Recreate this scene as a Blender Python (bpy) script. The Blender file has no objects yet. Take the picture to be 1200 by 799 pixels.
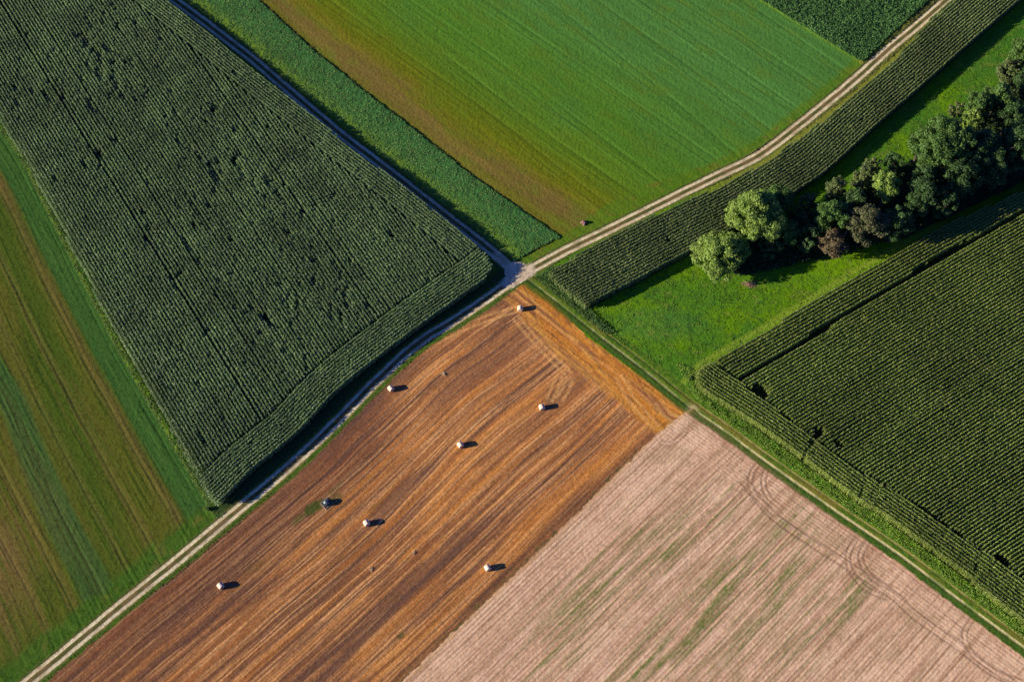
import bpy, math
import numpy as np
import mathutils
R = math.radians
sc = bpy.context.scene
COL = sc.collection
rng = np.random.default_rng(7)

# ---------------------------------------------------------------- camera, sky, sun, exposure
H, TILT, LENS = 274.0, 30.0, 50.0
cam = bpy.data.objects.new('camera', bpy.data.cameras.new('camera')); COL.objects.link(cam); sc.camera = cam
CAMY = -H * math.tan(R(TILT))
cam.location = (0, CAMY, H); cam.rotation_euler = (R(TILT), 0, 0)
cam.data.lens = LENS; cam.data.sensor_width = 36; cam.data.clip_start = 1; cam.data.clip_end = 8000
EL, SAZ = 18.5, 10.5                       # sun elevation; compass of the shadows (deg from +x towards +y)
SD = (math.cos(R(SAZ)), math.sin(R(SAZ)))
world = bpy.data.worlds.new('World'); sc.world = world; world.use_nodes = True
wn = world.node_tree
sky = wn.nodes.new('ShaderNodeTexSky'); sky.sky_type = 'NISHITA'; sky.sun_disc = False
sky.sun_elevation = R(EL); sky.sun_rotation = math.atan2(-SD[0], -SD[1])
tint = wn.nodes.new('ShaderNodeVectorMath'); tint.operation = 'MULTIPLY'; tint.inputs[1].default_value = (.24, .50, 1.65)   # clear cold morning sky
wn.links.new(sky.outputs[0], tint.inputs[0]); wn.links.new(tint.outputs[0], wn.nodes['Background'].inputs[0]); wn.nodes['Background'].inputs[1].default_value = 0.05
sl = bpy.data.lights.new('sun', 'SUN'); sl.energy = 5.0; sl.angle = R(0.5); sl.color = (1, .87, .70)
so = bpy.data.objects.new('sun', sl); COL.objects.link(so); so.location = (-200, -60, 120)
so.rotation_euler = mathutils.Vector((SD[0]*math.cos(R(EL)), SD[1]*math.cos(R(EL)), -math.sin(R(EL)))).to_track_quat('-Z', 'Y').to_euler()
sc.view_settings.view_transform = 'Standard'; sc.view_settings.look = 'None'
sc.view_settings.exposure = 0.68; sc.view_settings.gamma = 1
G = np.array([.83, .79, .94])

# ---------------------------------------------------------------- helpers
ct, st_ = math.cos(R(TILT)), math.sin(R(TILT))
def at(px, py, z=0.0):
    """photo pixel (1200x799) -> ground coordinates at height z"""
    px = np.asarray(px, float); py = np.asarray(py, float)
    X = (px - 600) / 1200 * 36 / LENS; Y = (399.5 - py) / 1200 * 36 / LENS
    dy = Y * ct + st_; dz = Y * st_ - ct
    t = (z - H) / dz
    return X * t, CAMY + dy * t
def P(pts, z=0.0):
    a = np.array(pts, float); x, y = at(a[:, 0], a[:, 1], z); return np.stack([x, y], 1)
def S(r, g, b):
    c = np.array([r, g, b]) / 255.0
    lin = np.where(c <= .04045, c / 12.92, ((c + .055) / 1.055) ** 2.4)
    return lin / G
_T = [np.random.default_rng(100 + k).random((256, 256)) for k in range(24)]
def vn(x, y, s=0):
    T = _T[s % 24]
    ix = np.floor(x).astype(np.int64); iy = np.floor(y).astype(np.int64)
    fx = x - ix; fy = y - iy
    fx = fx * fx * (3 - 2 * fx); fy = fy * fy * (3 - 2 * fy)
    a = T[ix & 255, iy & 255]; b = T[(ix + 1) & 255, iy & 255]; c = T[ix & 255, (iy + 1) & 255]; d = T[(ix + 1) & 255, (iy + 1) & 255]
    return (a * (1 - fx) + b * fx) * (1 - fy) + (c * (1 - fx) + d * fx) * fy
def fbm(x, y, s=0, o=3):
    v = 0; w = .5; tot = 0
    for k in range(o):
        v = v + w * vn(x * 2 ** k + 17.3 * k, y * 2 ** k + 5.1 * k, s + k); tot += w; w *= .55
    return v / tot
def inpoly(x, y, poly):
    r = np.zeros(x.shape, bool); n = len(poly)
    bb = (x > poly[:, 0].min()) & (x < poly[:, 0].max()) & (y > poly[:, 1].min()) & (y < poly[:, 1].max())
    xs = x[bb]; ys = y[bb]; q = np.zeros(xs.shape, bool)
    for i in range(n):
        x0, y0 = poly[i]; x1, y1 = poly[(i + 1) % n]
        if y0 == y1: continue
        c = ((y0 > ys) != (y1 > ys)) & (xs < (x1 - x0) * (ys - y0) / (y1 - y0) + x0)
        q ^= c
    r[bb] = q
    return r
def smooth_line(pl, n=6):
    """Catmull-Rom through the points"""
    p = np.vstack([2 * pl[0] - pl[1], pl, 2 * pl[-1] - pl[-2]]); out = []
    for i in range(1, len(p) - 2):
        for k in range(n):
            t = k / n
            out.append(.5 * ((2 * p[i]) + (-p[i-1] + p[i+1]) * t + (2*p[i-1] - 5*p[i] + 4*p[i+1] - p[i+2]) * t*t + (-p[i-1] + 3*p[i] - 3*p[i+1] + p[i+2]) * t**3))
    out.append(p[-2]); return np.array(out)
def linedist(x, y, pl):
    """signed distance (left of travel positive) and arc length"""
    best = np.full(x.shape, 1e9); sg = np.ones(x.shape); al = np.zeros(x.shape); L = 0
    for i in range(len(pl) - 1):
        ax, ay = pl[i]; dx, dy = pl[i+1] - pl[i]; l = math.hypot(dx, dy)
        if l < 1e-6: continue
        t = ((x - ax) * dx + (y - ay) * dy) / (l * l)
        lo = -1e9 if i == 0 else 0; hi = 1e9 if i == len(pl) - 2 else 1
        tc = np.clip(t, lo, hi)
        ex = x - ax - tc * dx; ey = y - ay - tc * dy
        d = np.hypot(ex, ey); m = d < best
        best = np.where(m, d, best); sg = np.where(m, np.sign(dx * (y - ay) - dy * (x - ax)), sg); al = np.where(m, L + tc * l, al)
        L += l
    return best * sg, al
def mix(a, b, t):
    t = np.clip(np.asarray(t), 0, 1)[..., None]; return a * (1 - t) + b * t
def ss(a, b, x):
    t = np.clip((x - a) / (b - a), 0, 1); return t * t * (3 - 2 * t)
def mesh_obj(name, verts, faces, mat, parent=None, col=None, smooth=False):
    """faces: (n,4) or (n,3) int array or list of tuples"""
    me = bpy.data.meshes.new(name)
    verts = np.asarray(verts, np.float32)
    if isinstance(faces, np.ndarray):
        k = faces.shape[1]; n = len(faces)
        me.vertices.add(len(verts)); me.vertices.foreach_set('co', verts.ravel())
        me.loops.add(n * k); me.loops.foreach_set('vertex_index', faces.astype(np.int32).ravel())
        me.polygons.add(n); me.polygons.foreach_set('loop_start', np.arange(0, n * k, k, dtype=np.int32))
        me.update(calc_edges=True)
    else:
        me.from_pydata([tuple(map(float, v)) for v in verts], [], faces); me.update()
    if smooth: me.polygons.foreach_set('use_smooth', np.ones(len(me.polygons), bool))
    if col is not None:
        a = me.attributes.new('tint', 'FLOAT_COLOR', 'POINT')
        c = np.ones((len(verts), 4), np.float32); c[:, :3] = col; a.data.foreach_set('color', c.ravel())
    if mat: me.materials.append(mat)
    o = bpy.data.objects.new(name, me); COL.objects.link(o)
    if parent: o.parent = parent
    return o
def tag(o, label=None, cat=None, group=None, kind=None):
    if label: o['label'] = label
    if cat: o['category'] = cat
    if group: o['group'] = group
    if kind: o['kind'] = kind
    return o
def empty(name, loc, rz=0, **k):
    o = bpy.data.objects.new(name, None); COL.objects.link(o); o.location = loc; o.rotation_euler = (0, 0, rz); o.empty_display_size = .2
    return tag(o, **k)

# ---------------------------------------------------------------- materials
def ground_mat(name, var=.25, bump=.5, scale=3.0, bdist=.1):
    m = bpy.data.materials.new(name); m.use_nodes = True; nt = m.node_tree; N = nt.nodes; Lk = nt.links
    b = N['Principled BSDF']; b.inputs['Roughness'].default_value = 1; b.inputs['Specular IOR Level'].default_value = 0.05
    at_ = N.new('ShaderNodeAttribute'); at_.attribute_name = 'tint'
    tc = N.new('ShaderNodeTexCoord')
    n1 = N.new('ShaderNodeTexNoise'); n1.inputs['Scale'].default_value = scale; n1.inputs['Detail'].default_value = 4; n1.inputs['Roughness'].default_value = .65
    Lk.new(tc.outputs['Object'], n1.inputs['Vector'])
    mr = N.new('ShaderNodeMapRange'); mr.inputs['From Min'].default_value = .3; mr.inputs['From Max'].default_value = .7
    mr.inputs['To Min'].default_value = 1 - var; mr.inputs['To Max'].default_value = 1 + var
    Lk.new(n1.outputs['Fac'], mr.inputs['Value'])
    mx = N.new('ShaderNodeVectorMath'); mx.operation = 'SCALE'
    Lk.new(at_.outputs['Color'], mx.inputs[0]); Lk.new(mr.outputs['Result'], mx.inputs['Scale'])
    Lk.new(mx.outputs[0], b.inputs['Base Color'])
    bp = N.new('ShaderNodeBump'); bp.inputs['Strength'].default_value = bump; bp.inputs['Distance'].default_value = bdist
    n2 = N.new('ShaderNodeTexNoise'); n2.inputs['Scale'].default_value = scale * .8; n2.inputs['Detail'].default_value = 3
    Lk.new(tc.outputs['Object'], n2.inputs['Vector']); Lk.new(n2.outputs['Fac'], bp.inputs['Height']); Lk.new(bp.outputs['Normal'], b.inputs['Normal'])
    return m
def leaf_mat(name, cols, pos=None, big=(.02, .35), transl=.2, rough=.6, spec=.25):
    """foliage: a colour per leaf (random per island) times slow noise over the plant stand"""
    m = bpy.data.materials.new(name); m.use_nodes = True; nt = m.node_tree; N = nt.nodes; Lk = nt.links
    b = N['Principled BSDF']; b.inputs['Roughness'].default_value = rough; b.inputs['Specular IOR Level'].default_value = spec
    g = N.new('ShaderNodeNewGeometry'); cr = N.new('ShaderNodeValToRGB'); cr.color_ramp.interpolation = 'LINEAR'
    while len(cr.color_ramp.elements) < len(cols): cr.color_ramp.elements.new(.5)
    for i, c in enumerate(cols):
        e = cr.color_ramp.elements[i]; e.position = (pos[i] if pos else i / (len(cols) - 1)); e.color = (*c, 1)
    Lk.new(g.outputs['Random Per Island'], cr.inputs[0])
    tc = N.new('ShaderNodeTexCoord'); n1 = N.new('ShaderNodeTexNoise'); n1.inputs['Scale'].default_value = big[0]; n1.inputs['Detail'].default_value = 4
    Lk.new(tc.outputs['Object'], n1.inputs['Vector'])
    mr = N.new('ShaderNodeMapRange'); mr.inputs['From Min'].default_value = .3; mr.inputs['From Max'].default_value = .7
    mr.inputs['To Min'].default_value = 1 - big[1]; mr.inputs['To Max'].default_value = 1 + big[1]
    Lk.new(n1.outputs['Fac'], mr.inputs['Value'])
    mx = N.new('ShaderNodeVectorMath'); mx.operation = 'SCALE'; Lk.new(cr.outputs['Color'], mx.inputs[0]); Lk.new(mr.outputs['Result'], mx.inputs['Scale'])
    Lk.new(mx.outputs[0], b.inputs['Base Color'])
    if transl > 0:
        t = N.new('ShaderNodeBsdfTranslucent'); Lk.new(mx.outputs[0], t.inputs['Color'])
        ms = N.new('ShaderNodeMixShader'); ms.inputs[0].default_value = transl
        Lk.new(b.outputs[0], ms.inputs[1]); Lk.new(t.outputs[0], ms.inputs[2]); Lk.new(ms.outputs[0], N['Material Output'].inputs['Surface'])
    return m
def plain_mat(name, c, rough=.8, var=.15, scale=6, metal=0, bump=.3, spec=.3):
    m = bpy.data.materials.new(name); m.use_nodes = True; nt = m.node_tree; N = nt.nodes; Lk = nt.links
    b = N['Principled BSDF']; b.inputs['Roughness'].default_value = rough; b.inputs['Metallic'].default_value = metal; b.inputs['Specular IOR Level'].default_value = spec
    tc = N.new('ShaderNodeTexCoord'); n1 = N.new('ShaderNodeTexNoise'); n1.inputs['Scale'].default_value = scale; n1.inputs['Detail'].default_value = 5
    Lk.new(tc.outputs['Object'], n1.inputs['Vector'])
    cr = N.new('ShaderNodeValToRGB'); cr.color_ramp.elements[0].position = .3; cr.color_ramp.elements[1].position = .7
    cr.color_ramp.elements[0].color = (*[v * (1 - var) for v in c], 1); cr.color_ramp.elements[1].color = (*[min(1, v * (1 + var)) for v in c], 1)
    Lk.new(n1.outputs['Fac'], cr.inputs[0]); Lk.new(cr.outputs['Color'], b.inputs['Base Color'])
    bp = N.new('ShaderNodeBump'); bp.inputs['Strength'].default_value = bump; bp.inputs['Distance'].default_value = .03
    Lk.new(n1.outputs['Fac'], bp.inputs['Height']); Lk.new(bp.outputs['Normal'], b.inputs['Normal'])
    return m

# ---------------------------------------------------------------- plan of the place (read off the photo, laid on the ground)
road = smooth_line(P([(-70,880),(33,799),(142,709),(213,652),(275,600),(314,568),(353,534),(385,503),(408,480),(430,457),(449,439),(472,417),(500,395),(525,380),(550,364),(580,343),(603,327),
         (615,320),(662,294),(712,270),(750,251),(800,226),(845,204),(875,190),(900,175),(950,136),(1000,95),(1040,59),(1075,30),(1108,1),(1155,-42),(1200,-90)]), 3)
side = smooth_line(P([(130,-55),(203,-1),(250,34),(300,73),(350,116),(400,158),(455,200),(500,235),(550,274),(578,296),(598,314),(612,326)]), 3)
track = smooth_line(P([(612,322),(624,331),(660,359),(700,391),(752,431),(805,474),(850,505),(900,542),(982,600),(1055,650),(1117,697),(1200,758),(1290,825)]), 3)
zc = 2.3
cornA = P([(-60,60),(-60,40),(0,140),(37,200),(140,400),(248,586),(254,590),(297,548),(347,507),(397,455),(469,398),(542,345),(567,328),(577,312),(572,302),(550,280),(500,239),(450,200),(440,195),(300,84),(250,43),(195,0),(120,-60),(-60,-60)], zc)
cornH = P([(642,317),(700,286),(775,248),(850,216),(900,188),(950,152),(1000,113),(1050,68),(1090,23),(1120,-3),(1165,-50),(1260,-60),(1192,2),(1157,32),(1080,100),(1025,148),(970,198),(937,221),(880,257),(817,289),(750,325),(686,358),(668,345),(648,328)], zc)
cornJ = P([(815,437),(820,431),(860,407),(900,385),(1000,323),(1065,286),(1110,262),(1200,223),(1290,175),(1300,830),(1200,730),(1120,663),(1028,597),(1010,588),(903,508),(832,462),(816,449)], zc)
rowdirA = P([(100,100),(250,335)]); 
stripE = P([(145,-60),(217,-1),(300,64),(370,122),(470,202),(540,257),(590,296),(603,305),(630,291),(657,277),(600,238),(547,201),(480,147),(440,117),(370,61),(303,0),(230,-62)], .3)
fieldF = P([(228,-62),(303,0),(370,61),(440,117),(480,147),(547,201),(600,238),(657,276),(603,306),(620,316),(700,275),(800,226),(900,175),(960,125),(1008,76),(1004,69),(888,-3),(800,-62)])
fieldG = P([(800,-62),(888,-3),(1004,69),(1012,72),(1046,38),(1092,-2),(1150,-60)], .4)
olive = P([(-90,-60),(-60,40),(0,146),(37,206),(140,406),(248,592),(255,602),(277,600),(213,652),(142,709),(33,799),(-80,900),(-160,900),(-160,-60)])
stubL = P([(616,332),(644,350),(692,398),(742,434),(802,479),(804,484),(770,508),(677,600),(600,675),(470,799),(380,890),(-60,890),(38,805),(147,711),(277,606),(320,570),(360,534),(412,483),(453,442),(504,399),(554,368),(604,334)])
sownM = P([(805,481),(812,479),(850,509),(900,547),(970,600),(1050,657),(1150,732),(1200,771),(1290,845),(1290,900),(370,900),(380,890),(470,799),(600,675),(677,600),(770,508)])
SLEN = np.hypot(*np.diff(side, axis=0).T).sum() - .8

# ---------------------------------------------------------------- ground grid
CS = 0.2
x0g, x1g, y0g, y1g = -150.0, 150.0, -90.0, 118.0
nx, ny = int((x1g - x0g) / CS), int((y1g - y0g) / CS)
gx = x0g + np.arange(nx + 1) * CS; gy = y0g + np.arange(ny + 1) * CS
X, Y = np.meshgrid(gx, gy)
MEADOW, OLIVE, CORN, EE, FF, GG, STUB, SOWN, ROAD, SIDE, TRACK = range(11)
def labels(x, y):
    jx = x + (fbm(x / 1.1, y / 1.1, 3, 2) - .5) * .7; jy = y + (fbm(x / 1.1 + 40, y / 1.1, 5, 2) - .5) * .7
    L = np.zeros(x.shape, np.int8)
    L[inpoly(jx, jy, olive)] = OLIVE
    L[inpoly(jx, jy, fieldF)] = FF
    L[inpoly(jx, jy, stripE)] = EE
    L[inpoly(jx, jy, fieldG)] = GG
    for c in (cornA, cornH, cornJ): L[inpoly(x, y, c)] = CORN
    dt, _ = linedist(x, y, track)
    right_of_junction = (x > track[0][0] - .5)
    L[(dt > -1.7) & (dt < 3.4) & right_of_junction & (L != CORN)] = TRACK
    L[inpoly(jx, jy, stubL)] = STUB
    L[inpoly(jx, jy, sownM)] = SOWN
    ds, sa = linedist(x, y, side); L[(np.abs(ds) < 1.75) & (sa < SLEN)] = SIDE
    dr, _ = linedist(x, y, road); L[np.abs(dr) < 1.75] = ROAD
    jc = at(606, 318.5); L[(np.hypot(x - jc[0], y - jc[1]) < 2.9)] = ROAD
    return L
VL = labels(X, Y)
xc = (X[:-1, :-1] + CS / 2); yc = (Y[:-1, :-1] + CS / 2)
CL = labels(xc, yc)
Zg = .5 * (fbm(X / 60, Y / 60, 1, 2) - .5) * 0
C = np.zeros(X.shape + (3,)); Hh = np.zeros(X.shape)
def sel(l): return VL == l
f1 = lambda a, b, s, o=3: fbm(a, b, s, o)

# meadow --------------------------------------------------------
m = sel(MEADOW) | sel(CORN); x, y = X[m], Y[m]
n = f1(x / 6, y / 6, 2); n2 = f1(x / .7, y / .7, 4); n3 = f1(x / 18, y / 18, 8)
c = mix(S(72,112,28), S(90,124,16), ss(.35, .65, n))
c = mix(c, S(60,104,34), ss(.5, .72, n3) * .8)
c = mix(c, S(52,88,18), ss(.5, .8, n2) * .7)
bx, by = at(770, 380); blob = np.exp(-(((x - bx) / 12) ** 2 + ((y - by) / 5) ** 2))
c = mix(c, S(58,104,58), ss(.2, .9, blob * (.5 + n) + .3 * (n2 - .5)) * .35)
lx, ly = at(1000, 310); c = mix(c, S(104,138,8), .75 * np.exp(-(((x - lx) / 22) ** 2 + ((y - ly) / 7) ** 2)))
dH, _ = linedist(x, y, road)
sw = np.abs((x * .62 - y * .78 + .5 * (n - .5)) % 3.1 - 1.55); c = mix(c, c * 1.14, ss(.9, .4, sw) * .45)
c = mix(c, S(112,122,50), ss(.62, .76, f1(x / 2.2, y / 1.4, 17)) * .45); c = mix(c, S(46,84,34), ss(.6, .75, f1(x / 1.6, y / 1.1, 19)) * .5)
# yellowish weeds between road and upper corn strip
c = mix(c, S(118,120,48), ss(4.6, 3.4, np.abs(dH)) * ss(at(760, 250)[0], at(900, 200)[0], x))
# pale dry edge at the right corn field
eJ = P([(800,449),(820,427),(900,381),(1000,319),(1065,282),(1110,260)], 0)
dJ, _ = linedist(x, y, eJ); c = mix(c, S(120,140,45), ss(1.2, .3, np.abs(dJ)) * .8 * (x < at(1110, 262)[0]))
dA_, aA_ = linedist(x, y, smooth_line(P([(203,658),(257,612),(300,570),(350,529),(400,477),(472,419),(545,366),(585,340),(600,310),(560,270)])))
c = mix(c, S(54, 70, 38), ss(4.5, 3.0, np.abs(dA_)))  # shade along the maize edge, painted into the ground colour
c[VL[m] == CORN] = S(50, 58, 32)
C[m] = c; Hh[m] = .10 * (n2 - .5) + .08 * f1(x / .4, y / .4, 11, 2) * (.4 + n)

# olive striped field --------------------------------------------
m = sel(OLIVE); x, y = X[m], Y[m]
ed = smooth_line(P([(-60,40),(0,142),(37,203),(140,403),(248,590),(262,615),(330,735)]))
d, a = linedist(x, y, ed); d = np.abs(d)          # distance from corn edge
dr, _ = linedist(x, y, road); dr = np.abs(dr)
w = d + .5 * (f1(a / 12, d / 6, 2) - .5)
s1 = f1(w / .9, a / 40, 5); s2 = f1(w / .45, a / 14, 6); s3 = f1(w / 5, a / 30, 9)
c = mix(S(68,84,26), S(84,88,30), ss(.35, .65, s3))
c = mix(c, S(92,84,38), ss(.46, .7, s1) * .45)
c = mix(c, S(54,74,20), ss(.55, .75, s2) * .6)
tram = np.abs(((w + 1.0) % 6.3) - 3.1); c = mix(c, S(52,66,22), ss(.28, .12, tram) * .5)
c = mix(c, S(112,98,54), ss(.55, .35, np.abs(tram - .5)) * .25)
strip = ss(6.6, 5.6, w); c2 = mix(S(50,84,36), S(64,96,42), f1(w / .6, a / 6, 3)); c = mix(c, c2, strip)
c = mix(c, S(60,80,34), ss(.35,.1,np.abs(w - 5.9)) * .6)
c = mix(c, S(104,128,44), ss(1.1, .5, w + .4 * (s2 - .5)))
c = mix(c, S(122,88,54), ss(2.0, .2, np.abs(w - 7.6 - .8 * (s3 - .5))) * .45 * ss(at(0, 260)[1] + 0, at(0, 200)[1], y) )
c = mix(c, S(100,82,48), ss(1.6, .2, np.abs(w - 7.4)) * .4)
# bluish green band
bnd = smooth_line(P([(-60,360),(10,462),(30,512),(66,600),(100,665),(112,690)]))
db, ab = linedist(x, y, bnd); bw = 2.3 + .8 * ss(0, 60, ab)
c2 = mix(S(46,82,44), S(60,94,48), f1(db / .5, ab / 10, 7)); c2 = mix(c2, S(34,58,32), ss(.3, .1, np.abs(np.abs(db + .2) - .6)))
c = mix(c, c2, ss(bw + .9, bw - .7, np.abs(db) + .7 * (s1 - .5)) * .65)
# brown area in the far left corner
lx, ly = at(-10, 670); c = mix(c, S(124,92,60), .6 * np.exp(-(((x - lx) / 9) ** 2 + ((y - ly) / 16) ** 2)) * ss(.35, .6, s1 + .1))
# green headland along the road
n = f1(x / 1.2, y / 1.2, 13); hw = 5.2 + 3.0 * (f1(a / 9, d / 3, 4) - .5)
c2 = mix(S(54,84,26), S(74,100,34), n); c2 = mix(c2, S(104,98,46), ss(.62, .8, f1(x / 2.5, y / 2.5, 15)) * .5)
c = mix(c, c2, ss(hw + 1.6, hw - .8, dr))
n2 = f1(x / .5, y / .5, 16, 2); c = mix(c, c * .72, ss(.5, .8, n2))
C[m] = c; Hh[m] = .07 * (n2 - .5) - .05 * ss(.3, .1, tram) + .06 * ss(.5, .8, s2) + .15 * ss(1.0, .5, w) * n2

# green strip E --------------------------------------------------
m = sel(EE); x, y = X[m], Y[m]
d, a = linedist(x, y, side); d = np.abs(d)
n = f1(x / 1.0, y / 1.0, 2); n2 = f1(x / .4, y / .4, 6, 2)
c = mix(S(98,124,36), S(66,106,52), ss(2.5, 6.5, d + 2 * (n - .5)))
c = mix(c, S(52,98,54), ss(7, 12, d) * .6); c = mix(c, S(34,72,32), ss(.5, .75, n) * .6)
C[m] = c; Hh[m] = .22 + .16 * (n2 - .5) + .1 * n

# big field F ----------------------------------------------------
m = sel(FF); x, y = X[m], Y[m]
eE = P([(228,-62),(303,0),(370,61),(440,117),(480,147),(547,201),(600,238),(657,276),(740,335)])
eE = smooth_line(eE)
d, a = linedist(x, y, eE); d = np.abs(d); dr, _ = linedist(x, y, road); dr = np.abs(dr)
fan = a / 130.0
n3 = f1(a / 22, d / 9, 3); s1 = f1(d / 1.3, a / 40, 5); s2 = f1(d / .4, a / 12, 6); ww = d * (1 + .25 * (1 - fan)) + 5 * (n3 - .5) + 3.2 * (f1(a / 5, d / 1.6, 21) - .5)
c = mix(S(104,100,34), S(112,95,46), ss(.8, 4.2, ww + 3.0 * (s1 - .5)))
c = mix(c, S(110,104,30), ss(4.5, 9, ww + 3.5 * (s1 - .5) + 2 * (n3 - .5)))
c = mix(c, S(96,104,20), ss(9, 12.5, ww + 2 * (s1 - .5)))
c = mix(c, S(84,110,26), ss(13, 21, ww))
c = mix(c, S(76,116,36), ss(18, 34, ww))
c = mix(c, S(74,117,52), ss(34, 62, ww))
c = mix(c, S(70,110,48), ss(.45, .7, f1(a / 14, d / 10, 12)) * .35 * ss(15, 30, d))
# tramlines in wheel pairs
tl = [(372,-5,560,128,640,190),(436,0,600,132,700,203),(472,0,600,88,750,201),(560,0,700,95,800,165),(610,-20,760,98,850,176),(695,2,800,78,880,140),(742,0,820,53,905,112),(800,0,870,46,940,94),(862,0,910,32,965,70)]
trk = np.zeros(x.shape); hl = np.zeros(x.shape)
for t in tl:
    pl = smooth_line(P([(2*t[0]-t[2], 2*t[1]-t[3]), t[0:2], t[2:4], t[4:6], (2*t[4]-t[2], 2*t[5]-t[3])]), 4)
    dd, aa = linedist(x, y, pl)
    k = ss(.42, .15, np.abs(np.abs(dd) - .95)); st = .55 + .45 * f1(aa / 9, dd * 0 + t[0], 3)
    trk = np.maximum(trk, k * st); hl = np.maximum(hl, ss(.5, .2, np.abs(np.abs(dd) - 1.5)) * st)
c = mix(c, c * .66, trk * .6 * ss(2, 5, dr)); c = mix(c, c * 1.28 + .004, hl * .75 * ss(2, 5, dr))
n = f1(x / 1.3, y / 1.3, 13); hw = 3.6 + 2.4 * ss(at(640, 0)[0], at(720, 0)[0], x) * ss(at(820,0)[0], at(740, 0)[0], x)
c2 = mix(S(70,108,26), S(92,114,30), n); c2 = mix(c2, S(110,100,40), ss(.6, .75, f1(x / 1.7, y / 1.7, 16)) * .6)
c = mix(c, c2, ss(hw + 1.2, hw - .6, dr + 1.5 * (n - .5)) * .85)
dG, _ = linedist(x, y, P([(800,-62),(888,-3),(1004,69),(1060,105)])); c = mix(c, S(84,110,36), ss(1.3, .5, np.abs(dG)) * .8)
n2 = f1(x / .42, y / .42, 17, 2); c = mix(c, c * .78, ss(.5, .8, n2))
s4 = f1(d / .8, a / 25, 15); c = mix(c, c * 1.16, ss(.5, .7, s4) * .7); c = mix(c, c * .86, ss(.45, .25, s4) * .6); c = mix(c, c * 1.12, ss(.5, .75, s1) * .6); c = mix(c, S(88,110,30), ss(.5,.75, f1(a / 6, d / 2.2, 19)) * .35); c = mix(c, c * .85, ss(.5, .75, s2) * .5)
C[m] = c; Hh[m] = .09 * (n2 - .5) - .03 * trk

# dark leafy field G ---------------------------------------------
m = sel(GG); x, y = X[m], Y[m]; n = f1(x / .8, y / .8, 7)
C[m] = mix(S(46,78,36), S(34,62,34), n); Hh[m] = .3 + .25 * (n - .5)

# stubble --------------------------------------------------------
m = sel(STUB); x, y = X[m], Y[m]
eM = P([(860,430),(803,483),(770,508),(677,600),(600,675),(470,799),(330,930)])
d1, a1 = linedist(x, y, road); d1 = np.abs(d1); d2, a2 = linedist(x, y, eM); d2 = np.abs(d2)
tt = d1 / (d1 + d2 + 1e-6); al = a2
v = tt * 62.0
wob = (f1(al / 30, v / 15, 2) - .5) * 3.4 * np.clip(1.15 - tt, .15, 1) + (f1(al / 12, v / 5, 4) - .5) * .45
v2 = v + wob
b1 = f1(v2 / 3.0, al / 60, 5); b2 = f1(v2 / .9, al / 45, 7); b3 = f1(v2 / .30, al / 24, 9, 2); b4 = f1(al / 16, v2 / 7, 14)
dark = S(108,74,58); mid = S(158,104,64); ora = S(190,122,60); brt = S(214,156,104)
c = mix(dark, mid, ss(.3, .5, b1 * .55 + b2 * .45)); c = mix(c, ora, ss(.48, .66, b2 * .55 + b1 * .2 + b4 * .25))
c = mix(c, dark * .85, ss(.58, .74, f1(v2 / .9, al / 24, 12)) * .6)
c = mix(c, dark * .95, ss(.55, .75, f1(v2 / 3.2, al / 22, 18)) * .75)
lin = np.abs((v2 + .7 * (f1(v2 / 4, al / 50, 3) - .5)) % 3.0 - 1.5)
c = mix(c, brt, ss(.3, .12, np.abs(lin - .45)) * .75 * ss(.35, .7, f1(al / 12, v2 / 3, 8)))
c = mix(c, brt * .95, ss(.62, .78, f1(v2 / .45, al / 25, 16, 2)) * .5)
c = mix(c, S(160,94,46), ss(.55, .75, f1(v2 / 1.0, al / 40, 21)) * .45)
c = mix(c, brt, ss(.66, .8, b3) * .35); c = mix(c, dark * .8, ss(.4, .25, b3) * .35); c = mix(c, S(104,74,62), ss(.54, .68, f1(v2 / 4.2, al / 38, 20)) * .5)
c = mix(c, S(86,58,52), ss(24, 3, d1) * .6 * ss(at(560,0)[0], at(420,0)[0], x))   # darker purple-brown towards the road
c = mix(c, S(96,66,50), ss(2.2, .6, d2) * .6)
# brighter towards the head of the field, browner at the foot
c = c * (1.0 + .12 * ss(at(0, 720)[1], at(0, 420)[1], y)[..., None] - .04)
# headland with crossing straw rows
hp = P([(600,330),(606,352),(632,392),(655,420),(700,451),(735,482),(768,508),(806,484),(740,425),(690,392),(640,340),(612,325)])
dk, ak = linedist(x, y, track); dk = np.abs(dk)
hb = P([(560,330),(604,362),(632,394),(655,420),(700,451),(735,482),(775,513)])
dh, ah = linedist(x, y, hb); inside = ss(-.6, .6, dh + 1.2 * (f1(x / 1.5, y / 1.5, 4) - .5))
wk = dk + .9 * (f1(ak / 8, dk / 3, 2) - .5)
h1 = f1(wk / 1.5, ak / 22, 6); h2 = f1(wk / .4, ak / 5, 8, 2); h3 = f1((x + y * .4) / .7, (y - x * .2) / 2.4, 10)
hc = mix(S(150,98,62), S(186,118,50), ss(.35, .6, h1)); hc = mix(hc, S(206,150,74), ss(.58, .75, h2) * .8); hc = mix(hc, S(120,78,56), ss(.58, .75, h3) * .6)
hc = mix(hc, S(198,142,72), ss(1.0, .2, np.abs(dh - 1.0 - 1.8 * (h1 - .5))) * .5)
hc = mix(hc, S(204,142,84), ss(.5, .1, np.abs(wk - 5.2)) * .5)
c = mix(c, hc, inside)
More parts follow.
